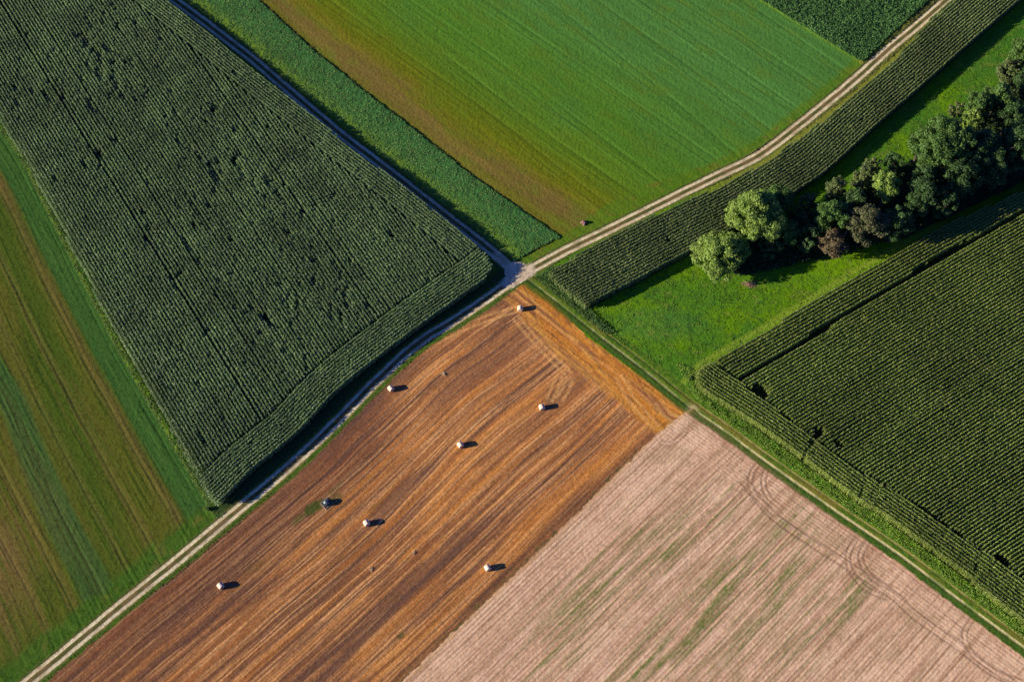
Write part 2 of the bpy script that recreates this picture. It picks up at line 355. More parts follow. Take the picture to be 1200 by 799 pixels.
# crossing wheel marks in the straw
for pl in ([(604,372),(632,404),(668,440)], [(656,440),(650,455),(643,470)], [(668,442),(662,458),(655,468)], [(520,395),(560,377),(606,362)], [(724,440),(742,470),(770,502)], [(770,470),(785,488),(800,492)]):
    dd, _ = linedist(x, y, smooth_line(P(pl))); 
    aa_ = _ ; Lt = np.hypot(*(np.diff(P(pl), axis=0).T)).sum()
    c = mix(c, S(214,160,100), ss(.5, .2, np.abs(np.abs(dd) - .7)) * .42 * ((aa_ > 0) & (aa_ < Lt)))
# weedy patch beside the shaft
for (px_, py_, rx, ry, kk) in ((367,595,3.0,1.5,1.0),(392,585,2.4,1.5,.5),(352,606,2.8,1.0,.6),(392,572,3,.8,.35),(438,594,2.2,.7,.3),(470,745,.9,.7,.7),(300,664,3,.8,.3)):
    qx, qy = at(px_, py_); ang = R(40); ux = (x - qx) * math.cos(ang) + (y - qy) * math.sin(ang); uy = -(x - qx) * math.sin(ang) + (y - qy) * math.cos(ang)
    c = mix(c, S(74,78,38), kk * ss(.35, .75, np.exp(-((ux / rx) ** 2 + (uy / ry) ** 2)) + .5 * (h3 - .5)))
# weeds along the line to the sown field, green verge along the road and the track
c = mix(c, S(84,80,48), ss(.55, .75, f1(a2 / 1.6, d2 / .8, 5)) * ss(1.3, .4, d2) * .8)
vg = 2.2 + .7 * (f1(a1 / 2.5, d1 * 0, 6) - .5) 
c = mix(c, mix(S(54,84,26), S(80,106,32), h2), ss(vg + .45, vg - .1, d1))
tg = 1.7 + .7 * (f1(ak / 3, dk * 0, 6) - .5); tk = ss(tg + .7, tg - .3, dk)
c = mix(c, mix(S(48,84,22), S(92,92,40), h2), tk * .9)
grit = f1(x / .4, y / .4, 19, 2); c = mix(c, c * .8, ss(.5, .8, grit)); c = mix(c, c * 1.2, ss(.42, .2, grit))
C[m] = c; Hh[m] = .05 * (grit - .5) + .09 * (b3 - .5) * (1 - inside) + .1 * (h2 - .5) * inside + .05 * (b2 - .5)

# sown pale field ------------------------------------------------
m = sel(SOWN); x, y = X[m], Y[m]
d2, a2 = linedist(x, y, eM); d2 = np.abs(d2); dk, ak = linedist(x, y, track); dk = np.abs(dk)
sv = P([(804,484),(470,799)]); d2s, a2 = linedist(x, y, sv); v = np.abs(d2s) + .12 * (f1(a2 / 40, d2 / 6, 2) - .5)
r1 = f1(v / .55, a2 / 16, 5, 2); r2 = f1(v / 1.6, a2 / 30, 7); r3 = f1(v / .3, a2 / 9, 9, 2); blot = f1(x / 9, y / 9, 3)
c = mix(S(202,160,132), S(220,179,150), ss(.35, .65, r2 * .5 + blot * .5))
row = .5 + .5 * np.cos(2 * np.pi * v / .76)
rowk = .35 + .65 * f1(a2 / 5, v / 4, 12)
hd = ss(9.5, 8.3, dk); row2 = .5 + .5 * np.cos(2 * np.pi * (dk + .2 * (f1(ak / 9, dk / 5, 4) - .5)) / .76)
rw = row * (1 - hd) + row2 * hd
c = mix(c, S(156,114,92), ss(.5, .95, rw) * (.1 + 1.0 * ss(.35, .65, f1(a2 / 7, v / 2.2, 12))) * .42)
c = mix(c, S(160,122,94), ss(.5, .7, r1) * .65); spk = f1(x / .45, y / .45, 21, 2); c = mix(c, S(146,108,82), ss(.56, .75, spk) * .3); c = mix(c, S(228,194,168), ss(.42, .25, spk) * .25); c = mix(c, S(222,186,164), ss(.6, .8, r3) * .35)
lt = np.abs(v % 4.55 - 2.2); c = mix(c, S(128,90,72), ss(.28, .1, np.abs(lt - .85)) * .4 * (1 - hd) * (.4 + .6 * f1(a2 / 12, v / 3, 9)))
# weed streaks
wd = f1(v / .55, a2 / 13, 13) * .55 + f1(v / 1.3, a2 / 12, 18, 2) * .25 + f1(v / .3, a2 / 3.0, 15, 2) * .2
zone = np.zeros(x.shape)
for (px_, py_, rx, ry) in ((735,635,10,4),(700,690,14,5),(790,640,14,4),(850,690,14,5),(815,740,14,5),(905,670,10,6),(760,775,12,5),(930,610,7,3),(880,730,12,4),(925,760,14,4),(840,600,7,2.5),(1000,700,6,3),(670,755,10,4)):
    qx, qy = at(px_, py_); ang = R(50); ux = (x - qx) * math.cos(ang) + (y - qy) * math.sin(ang); uy = -(x - qx) * math.sin(ang) + (y - qy) * math.cos(ang)
    zone = np.maximum(zone, np.exp(-((ux / (rx * 1.25)) ** 2 + (uy / (ry * 1.15)) ** 2)))
wk_ = ss(.47, .60, wd + .10 * zone - .04) * (.2 + .8 * zone) * (1 - .7 * hd) * (.35 + .65 * row)
c = mix(c, S(118,112,70), wk_ * .85); c = mix(c, S(92,112,46), ss(.55, .68, wd + .04 * zone) * zone * (.15 + .85 * ss(.42, .62, f1(v / .32, a2 / .9, 20, 2))) * .85)
c = mix(c, S(150,126,92), ss(.5, .8, f1(x / 4, y / 4, 17)) * .35 * ss(at(560,0)[0], at(760,0)[0], x))
# turning wheel tracks
arcs = [[(870,560),(905,602),(950,634),(994,662),(1047,697),(1075,722),(1125,757),(1165,787),(1200,802)],
        [(1006,628),(998,640),(994,655),(1000,672),(1017,690),(1042,701)], [(1018,634),(1009,650),(1014,666),(1028,680),(1052,692)],
        [(1142,722),(1133,735),(1131,747),(1140,765),(1162,783),(1190,799)],
        [(890,542),(881,556),(881,572),(891,586),(908,602)], [(900,547),(895,562),(900,580),(921,600)], [(770,506),(776,518),(788,519),(802,508),(806,494)],
        [(830,500),(900,556),(985,622),(1060,676),(1150,746),(1200,785)]]
trk = np.zeros(x.shape)
for i, pl in enumerate(arcs):
    q = smooth_line(P(pl)); dd, aa = linedist(x, y, q); Lt = np.hypot(*(np.diff(q, axis=0).T)).sum()
    ok = ss(-.5, .8, aa) * ss(Lt + .5, Lt - .8, aa)
    trk = np.maximum(trk, ss(.30, .1, np.abs(np.abs(dd) - (.9 if i in (0, 7) else .5))) * ok * (.4 if i in (6, 7) else .85) * (.5 + .5 * f1(aa / 3, aa * 0 + i, 5)))
c = mix(c, S(112,78,62), trk * .85)
# foot-end marks at the head of the field: short cross rows, a muddy gateway, ragged green edge
c = mix(c, S(208,176,150), ss(2.4, .4, np.hypot(x - at(812, 484)[0], y - at(812, 484)[1])) * .8)
tg = 1.55 + .35 * (f1(ak / 2.5, dk * 0, 6) - .5); c = mix(c, mix(S(70,88,36), S(104,98,56), r3), ss(tg + .35, tg - .1, dk))
c = mix(c, S(170,112,92), ss(.8, .2, dk - 1.9) * ss(1.6, 1.9, dk) * .35)
c = mix(c, S(196,150,104), ss(1.2, .3, d2) * .4)
grit = f1(x / .4, y / .4, 19, 2); c = mix(c, c * .85, ss(.52, .8, grit)); c = mix(c, c * 1.1, ss(.42, .2, grit))
C[m] = c; Hh[m] = .045 * (grit - .5) - .05 * ss(.4, 1, rw) * rowk - .05 * trk + .05 * wk_

# roads ----------------------------------------------------------
def gravel(x, y, d, a, full, seed):
    d = np.abs(d + .12 * (f1(a / 3, a * 0 + seed, 6) - .5)); n = f1(x / .35, y / .35, 2 + seed, 2); n4 = f1(x / 2.5, y / 2.5, 5)
    g = mix(S(216,198,166), S(190,168,140), ss(.4, .75, n)); g = mix(g, S(168,144,116), ss(.45, .75, n4) * .5); g = mix(g, S(140,118,92), ss(.6, .78, f1(a / 1.1, d / .4, 10 + seed)) * .5)
    mid = mix(S(112,94,62), S(84,84,44), ss(.4, .65, f1(a / 1.8, d, 7)))
    edge = mix(S(60,86,30), S(100,96,50), ss(.3, .7, n))
    c = mix(mid, g, ss(.38, .55, d) * (1 - full) + full)
    c = mix(c, edge, ss(1.05, 1.32, d + .25 * (n - .5)))
    h = -.06 * ss(.3, .6, d) * ss(1.5, 1.2, d) * (1 - full) + .03 * (n - .5) + .06 * ss(1.4, 1.9, d) * n
    return c, h
m = sel(ROAD); x, y = X[m], Y[m]; d, a = linedist(x, y, road)
jc = at(604, 320); jd = np.hypot(x - jc[0], y - jc[1]); full = ss(5.2, 3.6, jd)
d = np.where(jd < 3.0, np.minimum(np.abs(d), .9), d)
c, h = gravel(x, y, d, a, full, 0)
c = mix(c, S(204,178,158), full * .4); c = mix(c, S(150,128,112), full * ss(.5, .75, f1(x / 1.2, y / 1.2, 4)) * .5); c = mix(c, S(224,200,184), full * ss(.5, .7, f1(x / .5, y / 1.4, 9)) * .4)
C[m] = c; Hh[m] = h
m = sel(SIDE); x, y = X[m], Y[m]; d, a = linedist(x, y, side); jd = np.hypot(x - jc[0], y - jc[1]); full = ss(9, 5, jd)
c, h = gravel(x, y, d, a, full * .8, 3); C[m] = c; Hh[m] = h
m = sel(TRACK); x, y = X[m], Y[m]; d, a = linedist(x, y, track)
n = f1(x / .5, y / .5, 3, 2); n4 = f1(a / 7, d / 1.5, 8)
lower = ss(at(770, 0)[0], at(815, 0)[0], x)
c = mix(S(62,94,28), S(88,112,32), ss(.35, .7, n))
c = mix(c, S(120,108,48), ss(.35, .65, n4) * ss(.2, .6, d) * ss(1.9, 1.4, d) * .85)
c = mix(c, S(58,80,34), ss(.2, .9, -d) * ss(2.4, 1.6, -d) * .6)
rut = ss(.36, .14, np.abs(d + .1 * (n - .5))); rut2 = ss(.26, .08, np.abs(d - 1.55))
gap = .35 + .65 * ss(.3, .5, f1(a / 4, a * 0, 11))
c = mix(c, S(206,186,140), rut * (lower * .95 + (1 - lower) * .35) * gap)
c = mix(c, S(176,150,104), rut2 * (lower * .7 + (1 - lower) * .25) * gap)
c = mix(c, S(40,52,24), ss(.25, .08, np.abs(d + .45)) * .8 * (1 - .5 * lower)); c = mix(c, S(40,56,24), ss(.22, .08, np.abs(d - 1.25)) * .6 * (1 - lower))
gw = np.hypot(x - at(811, 480)[0], y - at(811, 480)[1]); c = mix(c, S(190,166,130), ss(1.8, .4, gw + 1.6 * (n - .5)) * .6)
C[m] = c; Hh[m] = .08 * (n - .5) - .07 * np.maximum(rut, rut2)

names = {MEADOW: ('meadow', ground_mat('meadow_grass', .28, .7, 3.2, .12)), OLIVE: ('striped_field', ground_mat('striped_field_sward', .25, .6, 3.2, .1)),
         CORN: ('field_soil', ground_mat('field_soil', .25, .6, 2)), EE: ('crop_strip_ground', ground_mat('crop_strip_ground', .3, .7, 3)),
         FF: ('green_field', ground_mat('green_field_sward', .22, .6, 3.4, .1)), GG: ('leafy_field_ground', ground_mat('leafy_ground', .3, .8, 2.5)),
         STUB: ('stubble_field', ground_mat('stubble', .3, .6, 3.6, .07)), SOWN: ('sown_field', ground_mat('sown_soil', .16, .6, 4, .06)),
         ROAD: ('road', ground_mat('gravel', .14, .4, 5, .04)), SIDE: ('side_road', ground_mat('side_gravel', .14, .4, 5, .04)), TRACK: ('track', ground_mat('track_grass', .25, .6, 3.4, .08))}
C = np.clip(C, .004, .85)
vid = np.arange((nx + 1) * (ny + 1)).reshape(ny + 1, nx + 1)
XYZ = np.stack([X.ravel(), Y.ravel(), Hh.ravel()], 1); Cf = C.reshape(-1, 3)
for l, (nm, mt) in names.items():
    msk = CL == l
    q = np.stack([vid[:-1, :-1][msk], vid[:-1, 1:][msk], vid[1:, 1:][msk], vid[1:, :-1][msk]], 1)
    u, inv = np.unique(q, return_inverse=True)
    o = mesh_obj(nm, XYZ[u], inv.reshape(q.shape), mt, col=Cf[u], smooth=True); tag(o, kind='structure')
# land beyond the fields, one sheet to the horizon (its inner part lies under the fields)
bs = 4000.0; gm = plain_mat('far_land', (.09, .14, .03), 1, .35, .02, bump=0)
o = mesh_obj('ground', [(-bs,-bs,-.3),(bs,-bs,-.3),(bs,bs,-.3),(-bs,bs,-.3)], [(0,1,2,3)], gm); tag(o, kind='structure')

# ---------------------------------------------------------------- corn
def resample(pl, step):
    s = np.r_[0, np.cumsum(np.hypot(*np.diff(pl, axis=0).T))]
    t = np.arange(0, s[-1], step); return np.stack([np.interp(t, s, pl[:, 0]), np.interp(t, s, pl[:, 1])], 1)
def straight_rows(d, poly, spacing=.76, step=.18, seed=0, gapevery=8):
    """plant points on straight rows of direction d inside poly; every few rows the gap is wider"""
    r = np.random.default_rng(seed); d = d / np.hypot(*d); nrm = np.array([-d[1], d[0]])
    vs = poly @ nrm; us = poly @ d; v = vs.min(); out = []; k = 0
    while v < vs.max():
        u = np.arange(us.min(), us.max(), step); u = u + r.normal(0, .05, len(u))
        vv = v + r.normal(0, .035, len(u)) + .12 * (vn(u / 14, u * 0 + v / 9, 3) - .5)
        out.append(np.stack([u * d[0] + vv * nrm[0], u * d[1] + vv * nrm[1], u * 0 + d[0], u * 0 + d[1]], 1))
        k += 1; v += spacing * r.normal(1, .05) + (r.uniform(.05, .3) if gapevery and r.random() < 1 / gapevery else 0)
    p = np.vstack(out); return p[inpoly(p[:, 0], p[:, 1], poly)]
def offset_rows(line, offs, poly, step=.18, seed=0):
    r = np.random.default_rng(seed); q = resample(line, step)
    for _ in range(2): pass
    t = np.gradient(q, axis=0); k = np.ones(25) / 25
    t = np.stack([np.convolve(np.pad(t[:, i], 12, 'edge'), k, 'valid') for i in (0, 1)], 1)
    t /= np.hypot(t[:, 0], t[:, 1])[:, None]; nrm = np.stack([-t[:, 1], t[:, 0]], 1); out = []
    for o in offs:
        p = q + nrm * (o + r.normal(0, .035, len(q)))[:, None] + t * r.normal(0, .05, len(q))[:, None]; out.append(np.hstack([p, t]))
    p = np.vstack(out); return p[inpoly(p[:, 0], p[:, 1], poly)]
def corn(name, pts, mat, label, patch=.0, seed=0, hmean=2.5, gaps=(), lat=.62):
    r = np.random.default_rng(seed); x, y, tx, ty = pts.T
    keep = r.random(len(x)) > .02
    for (px_, py_, rx, ry, ang) in gaps:
        gx_, gy_ = at(px_, py_, 1.2); a_ = R(ang); ux = (x - gx_) * math.cos(a_) + (y - gy_) * math.sin(a_); uy = -(x - gx_) * math.sin(a_) + (y - gy_) * math.cos(a_)
        keep &= ((ux / rx) ** 2 + (uy / ry) ** 2) > 1
    u_ = x * tx + y * ty; v_ = -x * ty + y * tx
    if patch:
        big = f1(x / 26, y / 26, 9, 2)
        pn = .5 * f1(u_ / 3.4, v_ / 1.5, 4) + .5 * f1(u_ / 1.6, v_ / 1.0, 7)
        cl = np.zeros(len(x))
        for (qx, qy, qr) in ((270,215,13),(350,290,16),(120,55,12),(130,95,10),(395,330,12),(115,185,8),(240,300,10),(210,265,9),(45,110,9),(300,380,14),(330,340,12),(230,140,7)):
            ax_, ay_ = at(qx, qy, 2.2); cl = np.maximum(cl, np.exp(-((x - ax_) ** 2 + (y - ay_) ** 2) / qr ** 2))
        weak = ss(.60, .74, pn + .05 * (big - .45) * patch + .15 * (cl - .5)); keep &= r.random(len(x)) > weak * .6
    else: weak = np.zeros(len(x))
    x, y, tx, ty, weak = x[keep], y[keep], tx[keep], ty[keep], weak[keep]; n = len(x)
    h = hmean * (1 - .2 * weak) * (1 + .035 * r.normal(0, 1, n)) + .3 * (f1(x / 5, y / 5, 12) - .5)
    K = 8; idx = np.repeat(np.arange(n), K); kk = np.tile(np.arange(K), n); m_ = len(idx)
    a0 = r.random(m_) * 6.28; ca, sa_ = np.cos(a0), np.sin(a0) * lat
    dx = ca * tx[idx] - sa_ * ty[idx]; dy = ca * ty[idx] + sa_ * tx[idx]
    z0 = h[idx] * (.34 + .62 * (kk / (K - 1)) ** .5); Ln = (.62 - .025 * kk) * r.uniform(.75, 1.2, m_); w = r.uniform(.055, .10, m_)
    dl_ = np.hypot(dx, dy); sx, sy = -dy / dl_ * w, dx / dl_ * w
    px_, py_ = x[idx], y[idx]; V = np.empty((m_, 6, 3), np.float32)
    z1 = z0 + Ln * r.uniform(.2, .55, m_); z2 = z1 - Ln * r.uniform(-.05, .38, m_)
    for j, (fr, zz, ws) in enumerate(((0, z0, .6), (.5, z1, 1.3), (1.0, z2, .5))):
        for s_, sg in ((0, 1), (1, -1)):
            V[:, j * 2 + s_, 0] = px_ + dx * Ln * fr + sg * sx * ws; V[:, j * 2 + s_, 1] = py_ + dy * Ln * fr + sg * sy * ws; V[:, j * 2 + s_, 2] = zz
    b = (np.arange(m_) * 6)[:, None]
    F = np.vstack([b + np.array([0, 1, 3, 2]), b + np.array([2, 3, 5, 4])])
    a2_ = r.random(n) * 3.14; T = np.empty((n, 4, 3), np.float32); tw = .07     # stalk and tassel
    for j, (sg, zz) in enumerate(((-1, h * .05), (1, h * .05), (1, h * 1.08), (-1, h * 1.08))):
        T[:, j, 0] = x + sg * np.cos(a2_) * tw; T[:, j, 1] = y + sg * np.sin(a2_) * tw; T[:, j, 2] = zz
    F2 = (np.arange(n) * 4)[:, None] + np.array([0, 1, 2, 3]) + m_ * 6
    o = mesh_obj(name, np.vstack([V.reshape(-1, 3), T.reshape(-1, 3)]), np.vstack([F, F2]), mat)
    return tag(o, label, 'corn', kind='stuff')
zb = zc
A_low = smooth_line(P([(200,635),(254,590),(297,548),(347,507),(397,455),(469,398),(542,345),(567,328),(597,303)], zb))
A_ne = smooth_line(P([(120,-60),(195,0),(250,43),(300,84),(450,200),(500,239),(550,280),(600,322)], zb))
dA = rowdirA[1] - rowdirA[0]
pm = straight_rows(dA, cornA, seed=1); 
dl, _ = linedist(pm[:, 0], pm[:, 1], A_low); dn, _ = linedist(pm[:, 0], pm[:, 1], A_ne)
pm = pm[(np.abs(dl) > 7.85) & (np.abs(dn) > 6.1)]
ph = offset_rows(A_low, np.arange(.3, 7.6, .74), cornA, seed=2); ph2 = offset_rows(A_low, -np.arange(.3, 7.6, .74), cornA, seed=2)
ph = np.vstack([ph, ph2]) if len(ph) and len(ph2) else (ph if len(ph) > len(ph2) else ph2)
pn_ = np.vstack([offset_rows(A_ne, s * np.arange(.3, 6.0, .74), cornA, seed=3) for s in (1, -1)])
dl, _ = linedist(pn_[:, 0], pn_[:, 1], A_low); pn_ = pn_[np.abs(dl) > 7.7]
matA = leaf_mat('corn_leaf_dull', [(.15,.26,.08),(.28,.41,.15),(.48,.57,.29)], [0,.6,1], (.14,.22), .42, .42, .5)
corn('corn_crop', np.vstack([pm, ph, pn_]), matA, 'large dark green maize field with thin patches, left of the side road', patch=1.0, seed=11)

H_low = smooth_line(P([(640,384),(686,358),(750,325),(817,289),(880,257),(937,221),(970,198),(1025,148),(1080,100),(1157,32),(1192,2),(1260,-60)], zb))
pH = np.vstack([offset_rows(H_low, s * np.r_[np.arange(.25, 6.4, .76), np.arange(7.1, 16, .76)], cornH, seed=4) for s in (1, -1)])
matH = leaf_mat('corn_leaf_strip', [(.15,.24,.06),(.28,.37,.11),(.48,.52,.22)], [0,.6,1], (.08,.25), .42, .42, .5)
corn('corn_crop', pH, matH, 'narrow curved strip of maize between the pale road and the meadow', patch=.25, seed=12, hmean=2.5,
     gaps=[(783,284,.7,.7,0)])

J_low = smooth_line(P([(780,424),(815,450),(832,462),(903,508),(1010,588),(1028,597),(1120,663),(1203,726),(1303,802)], zb))
J_lane = P([(820,470),(868,445),(942,399),(1025,348),(1100,303),(1200,247),(1290,197)], zb)
bndJ = P([(850,434),(869,449),(882,458),(910,479),(937,502),(1007,552),(1085,598),(1140,637),(1200,681),(1290,750)], zb)
dJ = (P([(942,399),(1150,279)], zb)); dJ = dJ[1] - dJ[0]
pj = straight_rows(dJ, cornJ, seed=5, gapevery=0)
db, _ = linedist(pj[:, 0], pj[:, 1], bndJ); dln, _ = linedist(pj[:, 0], pj[:, 1], smooth_line(J_lane))
sgn = np.sign(linedist(*at(np.array([1000.]), np.array([450.]), zb), bndJ)[0][0])
pj = pj[(db * sgn > .45) & (np.abs(dln) > .5)]
ph = np.vstack([offset_rows(J_low, s * np.arange(.3, 14, .76), cornJ, seed=6) for s in (1, -1)])
db, _ = linedist(ph[:, 0], ph[:, 1], bndJ); ph = ph[db * sgn < 0.0]
matJ = leaf_mat('corn_leaf_fresh', [(.19,.28,.05),(.34,.44,.085),(.56,.62,.20)], [0,.6,1], (.05,.2), .42, .42, .5)
corn('corn_crop', np.vstack([pj, ph]), matJ, 'even maize field with a dark lane and straight rows, right of the grass track', patch=0, seed=13, hmean=2.5,
     lat=.5, gaps=[(890,459,2.1,1.3,-40),(958,508,1.3,.9,20),(981,522,1.3,.8,-30),(1172,657,1.6,1.1,-30),(1103,607,.6,.6,0),(945,527,.3,2.8,-25),(952,520,.3,1.8,-35),(1008,578,.3,2.8,-20),(1141,668,.35,3,-25)])

# ---------------------------------------------------------------- low leafy cover
def leafy(name, poly, dens, hgt, size, mat, label, cat, seed, prob=None, shape=0, offroad=True):
    r = np.random.default_rng(seed); bb0, bb1 = poly.min(0), poly.max(0)
    n = int(np.prod(bb1 - bb0) * dens); x = r.uniform(bb0[0], bb1[0], n); y = r.uniform(bb0[1], bb1[1], n)
    k = inpoly(x, y, poly); x, y = x[k], y[k]
    if prob is not None: k = r.random(len(x)) < prob(x, y); x, y = x[k], y[k]
    if offroad:
        k = (np.abs(linedist(x, y, road)[0]) > 1.45) & ((np.abs(linedist(x, y, side)[0]) > 1.5) | (x > road[36][0]))
        x, y = x[k], y[k]
    n = len(x); hh = hgt * (.45 + .9 * f1(x / .9, y / .9, 5)) * r.uniform(.5, 1.15, n)
    az = r.random(n) * 6.28; tl_ = r.uniform(.2, .8, n) if not shape else r.uniform(.9, 1.4, n); s = size * r.uniform(.6, 1.3, n)
    ux, uy, uz = np.cos(az) * np.cos(tl_), np.sin(az) * np.cos(tl_), np.sin(tl_); vx, vy = -np.sin(az), np.cos(az)
    V = np.empty((n, 4, 3), np.float32); w_ = .5 if not shape else .22
    for j, (a, b) in enumerate(((-.5, -w_), (-.5, w_), (.5, w_), (.5, -w_))):
        V[:, j, 0] = x + s * (a * ux + b * vx); V[:, j, 1] = y + s * (a * uy + b * vy); V[:, j, 2] = hh + s * a * uz
    F = (np.arange(n) * 4)[:, None] + np.arange(4)
    return tag(mesh_obj(name, V.reshape(-1, 3), F, mat), label, cat, kind='stuff')
g1 = leaf_mat('strip_leaf', [(.09,.20,.045),(.14,.28,.055),(.20,.35,.085)], None, (.15,.3), .25, .6)
leafy('crop_cover', stripE, 40, .34, .16, g1, 'bright green leafy crop strip beside the shaded side road', 'crop', 21)
g2 = leaf_mat('dark_leaf', [(.055,.15,.03),(.09,.21,.045),(.14,.28,.075)], None, (.15,.3), .2, .6)
leafy('crop_cover', fieldG, 36, .7, .22, g2, 'dark green leafy crop in the corner behind the upper road', 'crop', 22)
# weeds and verges
def band(line, lo, hi, px0=None, px1=None):
    def f(x, y):
        d, a = linedist(x, y, line); return ((d > lo) & (d < hi)).astype(float) * (.35 + .65 * ss(.35, .6, f1(x / 1.3, y / 1.3, 8)))
    return f
def box(*q): return P(q)
wd_ = leaf_mat('weed_leaf', [(.12,.23,.02),(.20,.34,.035),(.30,.42,.07)], None, (.3,.3), .25, .7)
J0 = smooth_line(P([(806,440),(815,457),(830,471),(900,521),(1007,600),(1025,609),(1117,677),(1200,741),(1300,818)], 0))
leafy('weed_verge', P([(790,425),(830,440),(900,500),(1020,588),(1120,660),(1300,795),(1300,860),(1100,690),(1000,620),(880,525),(800,470)]), 70, .4, .16, wd_, 'bright green weeds between the grass track and the right maize', 'weeds', 31,
      band(J0, -1.3, 1.3))
wd_2 = leaf_mat('weed_leaf_edge', [(.07,.125,.025),(.115,.18,.045),(.17,.24,.08)], None, (.3,.3), .25, .7)
A0 = smooth_line(P([(-60,48),(0,148),(37,208),(140,409),(248,594),(262,604)], 0))
leafy('weed_verge', P([(-60,20),(0,130),(37,190),(150,400),(262,575),(275,608),(240,610),(130,420),(25,215),(-60,70)]), 50, .22, .14, wd_2, 'yellow green weeds along the left edge of the large maize field', 'weeds', 32, band(A0, -.7, .7))
wd2 = leaf_mat('weed_leaf_fresh', [(.055,.12,.02),(.09,.18,.035),(.14,.24,.06)], None, (.3,.3), .25, .7)
leafy('weed_verge', P([(626,326),(650,311),(658,330),(690,360),(700,372),(720,390),(708,392),(640,338)]), 60, .5, .18, wd2, 'green weeds filling the blunt lower end of the maize strip', 'weeds', 33)
hv = leaf_mat('verge_leaf_dry', [(.08,.09,.025),(.15,.15,.05),(.24,.21,.08)], None, (.3,.3), .2, .8)
leafy('weed_verge', P([(640,316),(700,280),(775,243),(850,211),(900,183),(950,147),(1000,108),(1050,63),(1120,-5),(1165,-55),(1130,-55),(1040,57),(950,133),(845,202),(700,274),(630,312)]), 30, .2, .15, hv, 'yellowish dry weeds between the upper road and the maize strip', 'weeds', 34)
gt = leaf_mat('grass_blade', [(.075,.16,.012),(.11,.21,.016),(.16,.27,.03)], None, (.12,.3), .25, .7)
mead = P([(640,335),(690,360),(760,325),(880,262),(1000,175),(1200,0),(1290,-80),(1290,190),(1110,264),(1000,326),(820,432),(812,452),(720,398)])
def mprob(x, y): return .25 + .75 * ss(.4, .65, f1(x / 1.6, y / 1.6, 6))
leafy('meadow_tufts', mead, 6, .09, .2, gt, 'short bright green tufts all over the sunlit meadow', 'grass', 35, mprob)
rv = leaf_mat('road_verge_leaf', [(.045,.085,.015),(.08,.13,.02),(.12,.17,.035)], None, (.3,.3), .2, .8)
pr = P([(-60,900),(20,825),(147,722),(285,612),(366,535),(450,460),(508,412),(560,376),(605,342),(605,330),(560,366),(500,402),(440,452),(366,520),(285,598),(140,712),(-60,870)])
leafy('weed_verge', pr, 12, .08, .14, rv, 'thin green grass verge between the main road and brown stubble', 'weeds', 36, band(road, -2.7, -1.6))

# ---------------------------------------------------------------- trees
def tube(pts, rad, n=7):
    pts = np.array(pts, float); V = []; F = []
    for i, p in enumerate(pts):
        d = pts[min(i + 1, len(pts) - 1)] - pts[max(i - 1, 0)]; d /= np.linalg.norm(d) + 1e-9
        a = np.cross(d, (0.31, .95, .05)); a /= np.linalg.norm(a); b = np.cross(d, a)
        for k in range(n):
            t = 2 * math.pi * k / n; V.append(p + rad[i] * (math.cos(t) * a + math.sin(t) * b))
    for i in range(len(pts) - 1):
        for k in range(n):
            F.append((i*n+k, i*n+(k+1)%n, (i+1)*n+(k+1)%n, (i+1)*n+k))
    F.append(tuple(range(n - 1, -1, -1))); F.append(tuple((len(pts) - 1) * n + k for k in range(n)))
    return V, F
def merge(parts):
    V = []; F = []
    for v, f in parts:
        o = len(V); V += list(v); F += [tuple(i + o for i in q) for q in f]
    return V, F
bark = plain_mat('bark', (.07, .06, .045), .95, .3, 5)
leafm = {
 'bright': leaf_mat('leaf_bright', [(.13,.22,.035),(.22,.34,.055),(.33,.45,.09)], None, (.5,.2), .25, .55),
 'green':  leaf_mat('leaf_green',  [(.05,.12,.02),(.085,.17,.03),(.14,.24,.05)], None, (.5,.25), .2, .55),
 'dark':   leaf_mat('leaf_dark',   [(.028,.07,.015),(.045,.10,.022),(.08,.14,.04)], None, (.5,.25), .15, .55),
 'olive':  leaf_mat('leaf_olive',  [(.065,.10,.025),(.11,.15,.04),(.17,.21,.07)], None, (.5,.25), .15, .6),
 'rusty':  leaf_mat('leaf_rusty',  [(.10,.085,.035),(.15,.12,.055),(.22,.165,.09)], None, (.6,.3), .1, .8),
 'mixed':  leaf_mat('leaf_mixed',  [(.06,.10,.025),(.09,.10,.04),(.14,.12,.06)], None, (.6,.3), .1, .7)}
